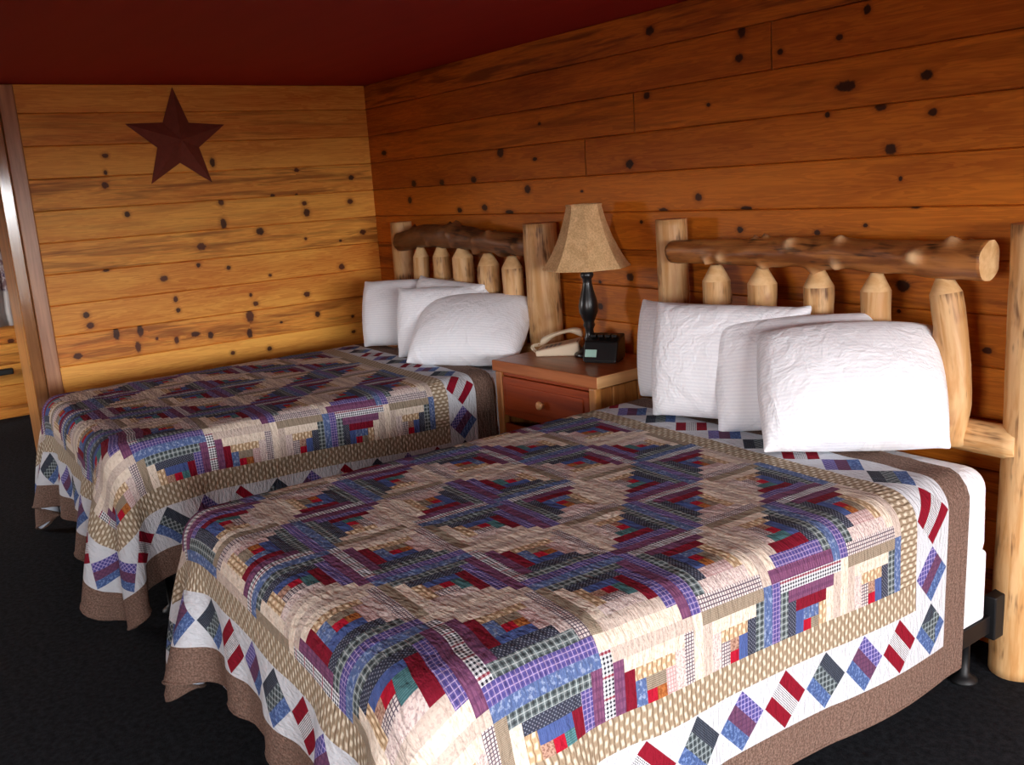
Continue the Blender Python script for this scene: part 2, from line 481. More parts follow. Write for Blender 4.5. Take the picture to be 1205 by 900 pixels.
def grid_batches(U, Vv, kb=.25, ks=.6, kst=1.0, R2=None):
    nu, nv = len(U), len(Vv)
    idx = np.arange(nu * nv).reshape(nu, nv)
    UU, VV = np.meshgrid(U, Vv, indexing='ij')
    if R2 is None: R2 = np.stack([UU.ravel(), VV.ravel()], 1)
    out = []
    def add(a, b, k):
        a = a.ravel(); b = b.ravel()
        out.append((a, b, np.sqrt(((R2[a] - R2[b]) ** 2).sum(1)), k))
    for o in (0, 1):
        n = (nu - o) // 2 * 2; add(idx[o:o + n:2], idx[o + 1:o + n:2], kst) if n >= 2 else None
        n = (nv - o) // 2 * 2; add(idx[:, o:o + n:2], idx[:, o + 1:o + n:2], kst)
        A = np.arange(o, nu - 1, 2)
        add(idx[A][:, :-1], idx[A + 1][:, 1:], ks); add(idx[A][:, 1:], idx[A + 1][:, :-1], ks)
    for s in (2, 4):
        for o in range(2 * s):
            if o >= s: continue
            A = np.array([i for i in range(nu - s) if (i // s) % 2 == 0]); B = np.array([i for i in range(nu - s) if (i // s) % 2 == 1])
            break
        for A in (A, B): add(idx[A], idx[A + s], kb)
        A = np.array([i for i in range(nv - s) if (i // s) % 2 == 0]); B = np.array([i for i in range(nv - s) if (i // s) % 2 == 1])
        for A in (A, B): add(idx[:, A], idx[:, A + s], kb)
    return out

# ------------------------------------------------------------------ quilt
BLK = .278; CW = BLK / 9
RS = {}
odd = {-1: 'a', 0: 'b', 1: 'a', 2: 'c', 3: 'd', 4: 'c'}
# dark half directions as (burgundy side, navy side): x+ = near side of bed, y+ = towards the head
PX, NX, PY, NY = (1, 0), (-1, 0), (0, 1), (0, -1)
rowA = {-1: (NY, PX), 0: (PY, NX), 1: (NY, PX), 2: (PX, PY), 3: (NX, NY), 4: (PX, PY)}     # rows 1, 3
rowB = {-1: (PY, NX), 0: (NY, PX), 1: (PY, NX), 2: (NX, NY), 3: (PX, PY), 4: (NX, NY)}     # rows 2, 4
D1OF = {frozenset((NY, PX)): NY, frozenset((NX, NY)): NX, frozenset((PX, PY)): PX, frozenset((PY, NX)): PY}
def block_dirs(row, i):
    if row <= 4: return (rowA if row % 2 else rowB)[i]
    d = (rowA if (9 - row) % 2 else rowB)[i]
    s = frozenset((-x, y) for x, y in d)
    d1 = D1OF[s]; d2 = [k for k in s if k != d1][0]
    return d1, d2
SEQ = {'P': (['floral', 'burgundy', 'maroon', 'bwcheck'], ['blue', 'navydot', 'greyplaid', 'purple'],
             ['orange', 'pinkcheck', 'speckle', 'darkcheck'], ['greystripe', 'weave', 'cream', 'lightgrey']),
       'Q': (['teal', 'burgundy', 'purple', 'maroon'], ['blue', 'navydot', 'greyplaid', 'floral'],
             ['brownprint', 'weave', 'cream', 'taupe'], ['darkcheck', 'speckle', 'lightgrey', 'cream'])}
def block_fabric(row, i, x, y):
    kind = 'P' if (row + i) % 2 == 0 else 'Q'
    d1, d2 = block_dirs(row, i)
    r = max(abs(x), abs(y))
    if r == 0: return 'red'
    side = lambda d: x * d[0] + y * d[1] == r
    S = SEQ[kind]
    if side(d2): return S[1][r - 1]
    if side(d1): return S[0][r - 1]
    if side((-d2[0], -d2[1])): return S[3][r - 1]
    return S[2][r - 1]

TANW, DIAW, BRW = .08, .165, .11
def quilt_axis(core):
    a = list(core)
    def ext(p, sgn):
        out = []
        for w, n in ((TANW, 3), (DIAW, 6), (BRW, 4)):
            for k in range(n): p = p + sgn * w / n; out.append(p)
        return out
    return ext(core[0], -1)[::-1] + a + ext(core[-1], 1)
HU = 2.5 * BLK + 5 * CW
QU = quilt_axis([-HU + CW * k for k in range(56)])
QV = quilt_axis([-3 * BLK + CW * k for k in range(55)])

def quilt_cell(i, j):
    u = (QU[i] + QU[i + 1]) / 2; v = (QV[j] + QV[j + 1]) / 2
    du = max(abs(u) - HU, 0); dv = max(abs(v) - 3 * BLK, 0); d = max(du, dv)
    if d > TANW + DIAW: return 'border'
    if d > TANW: return 'diamond'
    if d > 0: return 'tan'
    g = u + 3.5 * BLK
    ru = int(g // BLK); x = int((g - ru * BLK) // CW) - 4
    h = v + 3 * BLK
    rv = int(h // BLK); y = int((h - rv * BLK) // CW) - 4
    return block_fabric(7 - ru, rv - 1, x, y)

def sdf_bed(P, c, half, r):
    """rounded box: gradient and distance"""
    q = np.abs(P - c) - (half - r)
    o = np.maximum(q, 0)
    l = np.sqrt((o * o).sum(1))
    d = l + np.minimum(q.max(1), 0) - r
    g = np.sign(P - c) * o / (l[:, None] + 1e-9)
    ins = l < 1e-6
    if ins.any():
        k = q[ins].argmax(1)
        gi = np.zeros((ins.sum(), 3)); gi[np.arange(ins.sum()), k] = np.sign((P - c)[ins][np.arange(ins.sum()), k])
        g[ins] = gi
    return d, g

def make_quilt(name, x0, y0, rot, mx0, mx1, my0, my1, ztop, label, seed, wall_x=None, post=None):
    U = np.array(QU); V = np.array(QV)
    UU, VV = np.meshgrid(U, V, indexing='ij')
    cr, sr = math.cos(rot), math.sin(rot)
    HV = 3 * BLK                                 # foot corners cut round, the near one more than the far one
    RO = np.where(UU > 0, .13, 0.0); k_ = np.where(UU > 0, 1.0, .45)
    S = TANW + DIAW + BRW + RO
    a = np.maximum(np.abs(UU) - HU + RO, 0) / S; b_ = np.maximum(np.abs(VV) - HV + RO, 0) / S
    f = 1 - k_ + k_ * np.maximum(a, b_) / np.maximum(np.sqrt(a * a + b_ * b_), 1e-6)
    cn = (a > 0) & (b_ > 0) & (VV < 0)
    WU = np.where(cn, np.sign(UU) * (HU - RO + S * a * f), UU); WV = np.where(cn, np.sign(VV) * (HV - RO + S * b_ * f), VV)
    X = x0 + WU * cr - WV * sr; Y = y0 + WU * sr + WV * cr
    P = np.stack([X.ravel(), Y.ravel(), np.full(X.size, ztop + .012)], 1)
    c = np.array([(mx0 + mx1) / 2, (my0 + my1) / 2, ztop - 1.0])
    half = np.array([(mx1 - mx0) / 2, (my1 - my0) / 2, 1.0])
    rnd = np.random.RandomState(seed)
    P[:, 2] += rnd.rand(len(P)) * .004
    pin = (np.abs(P[:, 0] - c[0]) < half[0] - .16) & (P[:, 1] > my0 + .16)
    TH = .014
    def collide(P, old):
        d, g = sdf_bed(P, c, half + TH, .09)
        hit = d < 0
        if hit.any():
            P = P.copy()
            P[hit] -= g[hit] * d[hit][:, None]
            mv = P[hit] - old[hit]
            P[hit] -= .35 * (mv - g[hit] * (mv * g[hit]).sum(1)[:, None])
        fl = P[:, 2] < .012
        if fl.any(): P[fl, 2] = .012; P[fl, :2] = old[fl, :2]
        if wall_x is not None: P[:, 0] = np.maximum(P[:, 0], wall_x)
        if post: P = post(P)
        return P
    B = grid_batches(U, V, kb=.12, R2=np.stack([WU.ravel(), WV.ravel()], 1))
    t0 = rnd.rand(3) * 6
    def breeze(P):
        f = np.zeros_like(P)
        side = np.maximum(0, ztop - P[:, 2])
        f[:, 0] = np.sin(P[:, 1] * 7 + t0[0]) * .8 * side; f[:, 1] = np.sin(P[:, 0] * 6.0 + t0[1]) * .9 * side
        return f
    P = pbd(P, None, B, 130, collide, pin, iters=8, force=breeze)
    # soft quilted relief on the top
    nz = np.array([noise.noise(Vector((a * 9, b * 16, seed))) + .7 * noise.noise(Vector((a * 26, b * 40, seed))) for a, b in zip(UU.ravel(), VV.ravel())])
    P[:, 2] += np.where(P[:, 2] > ztop - .02, nz * .0042 + .003, 0)
    nu, nv = len(U), len(V)
    idx = np.arange(nu * nv).reshape(nu, nv)
    F = np.stack([idx[:-1, :-1], idx[1:, :-1], idx[1:, 1:], idx[:-1, 1:]], -1).reshape(-1, 4)
    me = bpy.data.meshes.new(name)
    me.from_pydata([tuple(p) for p in P], [], [tuple(int(k) for k in f) for f in F])
    uvs = np.stack([UU.ravel(), VV.ravel()], 1)[F.ravel()]
    me.uv_layers.new(name='UVMap').data.foreach_set('uv', uvs.ravel())
    band = np.zeros((len(F) * 4, 2))
    mi = []; swap = []
    n = 0
    for i in range(nu - 1):
        for j in range(nv - 1):
            k = quilt_cell(i, j); mi.append(FN.index(k))
            if k == 'tan' and abs((V[j] + V[j + 1]) / 2) > 3 * BLK and abs((U[i] + U[i + 1]) / 2) < HU: swap.append(n)
            if k == 'diamond':
                u = (U[i] + U[i + 1]) / 2; v = (V[j] + V[j + 1]) / 2
                du = abs(u) - HU; dv = abs(v) - 3 * BLK
                for q, (a, b_) in enumerate(((i, j), (i + 1, j), (i + 1, j + 1), (i, j + 1))):
                    if du >= dv:
                        s = (V[b_] + 3 * BLK + TANW) / ((6 * BLK + 2 * TANW) / 11); t = (abs(U[a]) - HU - TANW) / DIAW - .5
                    else:
                        s = 11 - (U[a] + HU + TANW) / ((HU * 2 + 2 * TANW) / 11); t = (abs(V[b_]) - 3 * BLK - TANW) / DIAW - .5
                    band[n * 4 + q] = (s, t)
            n += 1
    for q in swap:
        for k in range(4): d = me.uv_layers['UVMap'].data[q * 4 + k]; d.uv = (d.uv[1], d.uv[0])
    me.uv_layers.new(name='band').data.foreach_set('uv', band.ravel())
    o = link(name, me, FMAT)
    me.polygons.foreach_set('material_index', mi)
    me.update()
    ss = o.modifiers.new('sub', 'SUBSURF'); ss.levels = 1; ss.render_levels = 2; ss.boundary_smooth = 'PRESERVE_CORNERS'
    tag(o, label, 'quilt')
    # white lining just behind the patchwork
    nrm = np.empty(len(P) * 3); me.vertices.foreach_get('normal', nrm); nrm = nrm.reshape(-1, 3)
    P2 = P - nrm * .008
    m2 = bpy.data.meshes.new('quilt_lining')
    m2.from_pydata([tuple(p) for p in P2], [], [tuple(int(k) for k in f[::-1]) for f in F])
    m2.uv_layers.new(name='UVMap').data.foreach_set('uv', np.stack([UU.ravel(), VV.ravel()], 1)[F[:, ::-1].ravel()].ravel())
    lo = link('quilt_lining', m2, M['lining'], o); lo['label'] = 'plain white lining on the underside of the quilt'
    s2 = lo.modifiers.new('sub', 'SUBSURF'); s2.levels = 1; s2.render_levels = 1
    # brown binding round the rim
    ring = list(idx[:, 0]) + list(idx[-1, 1:]) + list(idx[-2::-1, -1]) + list(idx[0, -2:0:-1])
    PC = P - nrm * .004
    bm = bmesh.new(); uvl = bm.loops.layers.uv.new('UVMap'); rr = []
    N = len(ring)
    for k, vi in enumerate(ring):
        p = Vector(PC[vi]); t = (Vector(PC[ring[(k + 1) % N]]) - Vector(PC[ring[k - 1]])).normalized()
        nn = Vector(nrm[vi]).normalized(); s = t.cross(nn).normalized(); nn = s.cross(t).normalized()
        rr.append([bm.verts.new(p + (nn * math.cos(a) + s * math.sin(a)) * .0065) for a in [2 * math.pi * q / 8 for q in range(8)]])
    for k in range(N):
        a, b_ = rr[k], rr[(k + 1) % N]
        for q in range(8):
            f = bm.faces.new((a[q], a[(q + 1) % 8], b_[(q + 1) % 8], b_[q]))
            for lp, (s, t) in zip(f.loops, ((0, q), (0, q + 1), (1, q + 1), (1, q))): lp[uvl].uv = ((k + s) * .03, t * .006)
    bmesh.ops.recalc_face_normals(bm, faces=bm.faces)
    bmobj('quilt_binding', bm, M['binding'], o, True)
    return o

# ------------------------------------------------------------------ room
SEAM = 1.723; PH = .18
CEIL = 2.42  # height taken near the finger blur's edge, clear of the star
def on_board(z): return int(math.floor((z - SEAM) / PH))       # course index (0 sits on the eye level seam)

def plank_wall(name, length, z0, z1, to_world, mat, knots, joints, seed, tints=None, streak=None, openings=()):
    """courses of boards; s = distance along, knots [(s,z,ra,rb)]"""
    rnd = random.Random(seed)
    bm = bmesh.new()
    uvl = bm.loops.layers.uv.new('UVMap'); kl = bm.loops.layers.uv.new('knot')
    cl = bm.loops.layers.float_color.new('tint'); k2 = bm.loops.layers.uv.new('knot2')
    k0 = on_board(z0 + 1e-4); k1 = on_board(z1 - 1e-4)
    prof = [(0.0, -.010), (.018, -.001), (.05, .0), (.5, .0015), (.95, .0), (.982, -.001), (1.0, -.010)]
    for k in range(k0, k1 + 1):
        za, zb = max(SEAM + k * PH, z0), min(SEAM + (k + 1) * PH, z1)
        js = sorted([0.0, length] + [s for s, kk in joints if kk == k])
        for a, b in zip(js[:-1], js[1:]):
            ga, gb = (a + .0025 if a > 0 else a), (b - .0025 if b < length else b)
            off = rnd.uniform(0, 40); offy = rnd.uniform(0, 30)
            T = (tints or {}).get(k, rnd.uniform(-.22, .30)); S = (streak or {}).get(k, 1.0 if rnd.random() < .25 else 0.0)
            ks = sorted([q for q in knots if ga < q[0] < gb and za <= q[1] < zb])
            near = list(ks)
            cuts = [ga] + [(p[0] + q[0]) / 2 for p, q in zip(ks[:-1], ks[1:])] + [gb]
            if not ks: cuts = [ga, gb]; ks = [None]
            for (c0, c1), q in zip(zip(cuts[:-1], cuts[1:]), ks):
                oth = sorted([p for p in near if q and p is not q], key=lambda p: abs(p[0] - q[0]) - p[2] * 1.5)
                q2 = oth[0] if oth else None
                holes = [o for o in openings if o[0] < c1 and o[1] > c0 and o[2] < zb and o[3] > za]
                rects = [(c0, c1)]
                if holes:
                    for o in holes:
                        rects = [r for q_ in rects for r in ((q_[0], min(q_[1], o[0])), (max(q_[0], o[1]), q_[1])) if r[1] - r[0] > .002]
                for r0, r1 in rects:
                    for (f0, d0), (f1, d1) in zip(prof[:-1], prof[1:]):
                        y0_, y1_ = za + f0 * (zb - za), za + f1 * (zb - za)
                        vs = [(r0, y0_, d0), (r1, y0_, d0), (r1, y1_, d1), (r0, y1_, d1)]
                        f = bm.faces.new([bm.verts.new(to_world(*w)) for w in vs])
                        f.smooth = False
                        for lp, w in zip(f.loops, vs):
                            lp[uvl].uv = (w[0] + off, w[1] + offy)
                            lp[kl].uv = ((w[0] - q[0]) / q[2], (w[1] - q[1]) / q[3]) if q else (50, 50)
                            lp[k2].uv = ((w[0] - q2[0]) / q2[2], (w[1] - q2[1]) / q2[3]) if q2 else (50, 50)
                            lp[cl] = (T, S, 0, 1)
    bmesh.ops.remove_doubles(bm, verts=bm.verts, dist=.00005)
    rects = [(0, length, z0, z1)]
    if openings:
        rects = []; e_ = 0
        for o in sorted(openings):
            rects += [(e_, o[0], z0, z1), (o[0], o[1], z0, o[2]), (o[0], o[1], o[3], z1)]; e_ = o[1]
        rects.append((e_, length, z0, z1))
    for a, b, c, d in rects:
        f = bm.faces.new([bm.verts.new(to_world(*w)) for w in ((a, c, -.011), (b, c, -.011), (b, d, -.011), (a, d, -.011))]); f.material_index = 1
    o = bmobj(name, bm, [mat, M['log_end']])
    return tag(o, kind='structure')

# knots read off the walls: distance along the wall, height, half length, half height
KL = [(1.752,1.85,0.022,0.02),(1.727,2.019,0.018,0.014),(1.739,1.923,0.011,0.015),(1.652,1.675,0.018,0.018),(1.819,1.357,0.022,0.009),(1.492,1.272,0.025,0.02),(1.237,1.445,0.03,0.025),(1.271,1.331,0.015,0.015),(1.44,1.137,0.015,0.02),(1.433,1.067,0.015,0.016),(1.967,1.109,0.02,0.02),(1.953,1.044,0.023,0.02),(1.816,0.975,0.02,0.04),(1.677,0.973,0.02,0.04),(1.703,0.876,0.018,0.035),(2.048,0.874,0.027,0.02),(1.468,0.883,0.015,0.025),(1.348,0.904,0.033,0.017),(1.586,0.912,0.01,0.011),(1.1,1.955,0.017,0.03),(0.549,1.883,0.018,0.014),(0.161,1.815,0.021,0.018),(0.732,1.729,0.017,0.014),(0.568,1.725,0.012,0.009),(1.078,1.708,0.019,0.022),(1.079,1.575,0.022,0.035),(0.521,1.666,0.02,0.016),(0.51,1.604,0.024,0.028),(0.185,1.656,0.023,0.019),(0.846,1.508,0.028,0.025),(0.111,1.442,0.026,0.019),(0.538,1.434,0.012,0.011),(0.287,1.398,0.012,0.011),(1.083,1.296,0.016,0.014),(0.297,1.221,0.024,0.022),(0.813,1.219,0.012,0.011),(0.96,1.106,0.012,0.013),(0.933,1.046,0.019,0.017),(0.573,1.064,0.024,0.018),(0.983,0.969,0.028,0.044),(0.512,0.919,0.019,0.022),(0.775,0.9,0.012,0.009),(0.998,0.858,0.021,0.033),(0.252,0.87,0.013,0.012),(1.253,0.884,0.019,0.025),(0.257,0.762,0.017,0.013),(0.878,0.737,0.017,0.017),(1.126,0.748,0.016,0.014)]
KB = [(1.277,1.745,0.032,0.02),(1.567,1.883,0.034,0.031),(1.881,1.828,0.022,0.011),(0.919,1.741,0.03,0.02),(0.572,1.746,0.033,0.022),(0.504,1.642,0.028,0.022),(1.801,1.673,0.03,0.023),(1.1,1.571,0.028,0.017),(1.373,1.582,0.031,0.02),(1.617,1.552,0.04,0.014),(2.259,1.649,0.013,0.007),(1.939,2.005,0.015,0.009),(0.207,1.961,0.036,0.017),(2.78,2.333,0.028,0.021),(3.286,2.148,0.022,0.017),(3.301,2.247,0.022,0.027),(3.491,2.143,0.016,0.012),(2.745,2.061,0.022,0.016),(3.117,1.983,0.012,0.009),(2.616,1.764,0.03,0.022),(3.868,2.232,0.015,0.018),(3.756,2.155,0.016,0.011),(3.787,1.982,0.046,0.021),(4.1,1.982,0.024,0.018),(3.928,1.896,0.025,0.016),(4.126,1.858,0.018,0.014),(3.707,1.888,0.012,0.012),(3.97,1.746,0.024,0.021),(4.012,1.642,0.008,0.009),(4.07,1.541,0.017,0.005),(3.875,1.479,0.011,0.008),(3.665,1.451,0.016,0.011),(4.032,1.264,0.03,0.023),(2.83,1.548,0.028,0.011),(3.313,1.549,0.031,0.01),(3.28,1.461,0.018,0.014),(2.684,1.495,0.012,0.009),(2.591,1.231,0.027,0.02),(3.048,1.6,0.022,0.018),(4.347,1.061,0.018,0.012),(4.018,1.17,0.009,0.008)]
def extra_knots(n, s0, s1, z0, z1, seed, avoid):
    r = random.Random(seed); out = []
    for _ in range(n):
        s = r.uniform(s0, s1); z = r.uniform(z0, z1)
        if avoid(s, z): continue
        ra = r.uniform(.008, .02); out.append((s, z, ra * r.uniform(1, 1.5), ra))
    return out

XR, YF, XH = 9.5, -5.4, -3.0
LEFT_END = -2.16
# left wall (x = 0), s runs from the corner to the front
plank_wall('wall_left', -LEFT_END, 0, CEIL, lambda s, z, d: (d, -s, z), M['plank_left'], KL + extra_knots(12, .1, 2.0, .05, .7, 3, lambda s, z: False), [], 5,
           {-1: .0, 0: .02, 1: -.05, 2: .1, 3: .12, -2: -.02, -3: .16, -4: .22, -5: .16, -6: -.12}, {-2: 1, -1: .3, 2: .5})
# back wall (y = 0)
plank_wall('wall_back', XR - XH, 0, CEIL, lambda s, z, d: (XH + s, -d, z), M['plank_back'],
           [(s - XH, z, a, b) for s, z, a, b in KB] + extra_knots(40, 3, XR - XH, .05, 1.2, 4, lambda s, z: False) + extra_knots(14, 8.2, XR - XH, 1.3, 2.3, 6, lambda s, z: False),
           [(JX - XH, k) for JX, k in ((2.297, 0), (3.449, 2), (2.659, 1))], 9,
           {0: .22, 1: -.02, 2: .12, -1: -.06, -2: .02, 3: .05, -3: .12, -4: .1}, {1: .6, 2: .4, 0: 0, -1: 0})
FW0, FW1 = 5.3, 6.35                          # window added in the unseen front wall to brighten pillows and quilt tops
# walls behind and beside the camera, and of the passage on the left
plank_wall('wall_front', XR - XH, 0, CEIL, lambda s, z, d: (XR - s, YF + d, z), M['plank_back'], extra_knots(40, 0, 10, 0, 2.4, 8, lambda s, z: False), [(3, 0), (5, 2), (7, 3), (2, 5)], 11,
           openings=[(XR - FW1, XR - FW0, .95, 2.0), (XR + .9, XR + 2.1, .9, 1.9)])      # both openings added: room fill, and light for the passage
W0, W1, WZ0, WZ1 = .70, 4.4, .50, 2.11       # picture window in the right wall
def y_of(s): return -s
plank_wall('wall_right', -YF, 0, CEIL, lambda s, z, d: (XR - d, -s, z), M['plank_back'], extra_knots(20, 0, 5, 0, 2.4, 12, lambda s, z: False), [], 13,
           openings=[(W0, W1, WZ0, WZ1)])
# hall wall with a curtained window
HW0, HW1, HZ0, HZ1 = 2.02, 3.1, .86, 1.98
plank_wall('wall_hall', -YF, 0, CEIL, lambda s, z, d: (XH + d, -s, z), M['plank_left'], [(2.03, .66, .03, .02), (2.25, .5, .02, .018)] + extra_knots(16, 0, 5, 0, 2.4, 14, lambda s, z: False), [], 15,
           openings=[(HW0, HW1, HZ0, HZ1)])

def room_slab(name, x0, x1, y0, y1, z0, z1, mat):
    bm = bmesh.new(); box(bm, x0, x1, y0, y1, z0, z1)
    return tag(bmobj(name, bm, mat), kind='structure')
room_slab('floor', XH - .2, XR + .2, YF - .2, .2, -.1, 0, M['carpet'])
room_slab('ceiling', XH - .2, XR + .2, YF - .2, .2, CEIL, CEIL + .1, M['ceiling'])  # its red carries the finger blur over the lens
# partition thickness behind the left wall boards, jamb and casing at its end
PE = -2.292                                  # end face of the partition
bm = bmesh.new(); box(bm, -.37, -.012, PE + .002, -.001, 0, CEIL - .001)
tag(bmobj('wall_partition', bm, M['jamb']), kind='structure')
bm = bmesh.new(); box(bm, -.38, .0, PE - .016, PE + .0015, 0, CEIL - .002, .004)
tag(bmobj('trim_1', bm, M['jamb']), kind='structure')
bm = bmesh.new(); box(bm, -.011, .024, LEFT_END - .080, LEFT_END + .004, 0, CEIL - .003, .007, 3)
tag(bmobj('trim_2', bm, M['casing']), kind='structure')
bm = bmesh.new(); box(bm, -.011, .014, PE - .016, LEFT_END - .081, 0, CEIL - .004, .006, 3)
tag(bmobj('trim_3', bm, M['gloss_strip']), kind='structure')

# picture window frame
bm = bmesh.new()
for a, b, c, d in ((W0 - .08, W0, WZ0 - .08, WZ1 + .08), (W1, W1 + .08, WZ0 - .08, WZ1 + .08), (W0, W1, WZ0 - .08, WZ0), (W0, W1, WZ1, WZ1 + .08)):
    box(bm, XR - .035, XR + .12, -b, -a, c, d, .006)
mid = (W0 + W1) / 2
box(bm, XR + .04, XR + .09, -mid - .03, -mid + .03, WZ0, WZ1, .004)
tag(bmobj('window_1', bm, M['casing']), kind='structure')
bm = bmesh.new()
for a, b, c, d in ((HW0 - .07, HW0, HZ0 - .07, HZ1 + .07), (HW1, HW1 + .07, HZ0 - .07, HZ1 + .07), (HW0, HW1, HZ0 - .07, HZ0), (HW0, HW1, HZ1, HZ1 + .07)):
    box(bm, XH - .10, XH + .03, -b, -a, c, d, .006)
tag(bmobj('window_2', bm, M['casing']), kind='structure')

bm = bmesh.new()
for a, b, c, d in ((-.97, -.9, .83, 1.97), (-2.1, -2.03, .83, 1.97), (-2.03, -.97, .83, .9), (-2.03, -.97, 1.9, 1.97)):
    box(bm, a, b, YF - .1, YF + .03, c, d, .006)
tag(bmobj('fill_window_passage', bm, M['casing']), kind='structure')  # frame of the added opening that lights the passage
bm = bmesh.new()
for a, b, c, d in ((FW0 - .07, FW0, .88, 2.07), (FW1, FW1 + .07, .88, 2.07), (FW0, FW1, .88, .95), (FW0, FW1, 2.0, 2.07)):
    box(bm, a, b, YF - .1, YF + .03, c, d, .006)
tag(bmobj('fill_window_front', bm, M['casing']), kind='structure')  # frame of the unseen front window added as fill
# curtain over the hall window
def curtain_mat():
    b = NB('patterned_curtain')
    X, Y, _ = b.sep(b.uv('UVMap'))
    n = b.noise(b.comb(X, Y, 0), 14, 3, .6, .8)
    c = b.mix(b.step(n, .42, .6), lin(120, 92, 92), lin(196, 184, 182))
    c = b.mix(b.step(b.noise(b.comb(X, Y, 4), 22, 2), .55, .66), c, lin(92, 76, 96))
    c = b.mix(b.m('SUBTRACT', 1, b.step(Y, .28, .31)), c, lin(196, 188, 182))
    return b.out(c, .9, .1)
bm = bmesh.new(); uvl = bm.loops.layers.uv.new('UVMap')
cols = []
for k in range(81):
    s = k / 80; y = -1.97 - s * 1.2
    x = XH + .07 + .028 * math.sin(s * 2 * math.pi * 11) + .008 * math.sin(s * 23)
    cols.append([bm.verts.new((x + .01 * math.sin(j), y - .01 * math.sin(j * 1.3) * (1 - j / 12), .80 + (1.30) * j / 12)) for j in range(13)])
for k in range(80):
    for j in range(12):
        f = bm.faces.new((cols[k][j], cols[k + 1][j], cols[k + 1][j + 1], cols[k][j + 1])); f.smooth = True
        for lp, (a, b_) in zip(f.loops, ((k, j), (k + 1, j), (k + 1, j + 1), (k, j + 1))): lp[uvl].uv = (a / 80 * 1.8, b_ / 12 * 1.3)
cur = bmobj('curtain', bm, curtain_mat(), None, True)
sol = cur.modifiers.new('thick', 'SOLIDIFY'); sol.thickness = .003
tag(cur, 'patterned grey and mauve curtain over the window beyond the door casing', 'curtain')
rod = bmesh.new()
for z in (0,):
    box(rod, XH + .055, XH + .085, -3.25, -1.93, 2.095, 2.12, .01)
rodo = bmobj('curtain_rod', rod, M['black_metal'], cur)

# black rail low on the hall wall
rail = empty('wall_rail', (XH + .06, -2.4, .40))
tag(rail, 'black horizontal rail low on the plank wall below the curtain', 'rail')
bm = bmesh.new(); box(bm, -.025, .025, -.55, .34, -.012, .04, .008); bmobj('rail_bar', bm, M['black_plastic'], rail)
for y in (-.4, .2):
    bm = bmesh.new(); box(bm, -.06, -.02, y - .015, y + .015, -.03, .03, .004); bmobj('bracket', bm, M['black_plastic'], rail)

# ------------------------------------------------------------------ beds
def mattress_mesh(name, hx, y0, y1, z0, z1, r, seed):
    bm = bmesh.new()
    box(bm, -hx, hx, y0, y1, z0, z1, r, 6)
    me = bpy.data.meshes.new(name)
    bmesh.ops.subdivide_edges(bm, edges=[e for e in bm.edges if e.calc_length() > .3], cuts=14, use_grid_fill=True)
    for v in bm.verts:
        v.co += Vector((noise.noise(v.co * 5 + Vector((seed, 0, 0))), noise.noise(v.co * 5 + Vector((0, seed, 3))), noise.noise(v.co * 4))) * .005
    uvl = bm.loops.layers.uv.new('UVMap')
    for f in bm.faces:
        for lp in f.loops:
            c = lp.vert.co
            lp[uvl].uv = (c.x + c.y * .3, c.z + c.y)
    bm.normal_update(); bm.to_mesh(me); bm.free()
    return me

def make_bed(x, label, posts, rail_pts, rail_r, spindles, low_rail_z, rail_mat, hx, seed, post_r):
    b = empty('log_bed', (x, -1.2, 0))
    tag(b, label, 'bed', 'log beds side by side')
    def P(p): return (p[0] - x, p[1] + 1.2, p[2])
    for k, (px, pz, r) in enumerate(posts):
        me = log_mesh('headboard_post', [P((px, -.105, .0)), P((px + .004, -.105, pz * .5)), P((px, -.105, pz))], [r * 1.06, r, r * .97], seed + k, 24, .03, .035, 5, None, .008, .004)
        link('headboard_post', me, [M['log'], M['log_end']], b, False)
    me = log_mesh('top_rail', [P(p) for p in rail_pts], rail_r, seed + 5, 26, .014, .14, 16, None, .026, .010)
    link('top_rail', me, [rail_mat, M['log_end']], b, False)
    me = log_mesh('bottom_rail', [P((posts[0][0], -.14, low_rail_z)), P((posts[1][0], -.14, low_rail_z))], [.05, .055], seed + 6, 18, .04, .05, 5)
    link('bottom_rail', me, [M['log'], M['log_end']], b, False)
    for k, (pts, r, mt) in enumerate(spindles):
        me = log_mesh('spindle', [P(p) for p in pts], [r] * len(pts), seed + 11 + k, 18, .025, .09, 5, .065, .014, .010)
        link('spindle', me, [M[mt], M['log_end']], b, False)
    my1 = .94; my0 = -1.16
    me = mattress_mesh('mattress', hx, my0, my1, .435, .755, .07, seed)
    o = link('mattress', me, M['sheet'], b); o['label'] = 'mattress in a white fitted sheet'
    me = mattress_mesh('box_spring', hx - .006, my0 + .01, my1 - .01, .235, .475, .014, seed + 3)
    o = link('box_spring', me, M['box_cover'], b); o['label'] = 'box spring in a pale white cover'
    fr = bmesh.new()
    for sx in (-1, 1):
        xa, xb = sorted((sx * (hx - .05), sx * (hx - .005)))
        box(fr, xa, xb, my0 + .1, my1 + .16, .17, .234, .004)
    for y in (my0 + .15, -.1, my1 - .1): box(fr, -hx + .05, hx - .05, y - .02, y + .02, .17, .2, .003)
    fo = bmobj('bed_frame', fr, M['black_metal'], b); fo['label'] = 'black metal bed frame'
    for sx in (-1, 1):
        for y in (my0 + .18, my1 - .03):
            lg = bmesh.new()
            lathe(lg, [(.045, .0), (.045, .008), (.03, .02), (.018, .03), (.018, .17), (.024, .172), (.024, .18)], 18, sx * (hx - .06), y)
            bmobj('frame_leg', lg, M['black_metal'], fo)
    for sx in (-1, 1):
        bk = bmesh.new()
        xa, xb = sorted((sx * (hx - .03), sx * (hx + .012)))
        box(bk, xa, xb, my1 + .02, my1 + .17, .15, .30, .005)
        bmobj('headboard_bracket', bk, M['black_metal'], fo)
    return b

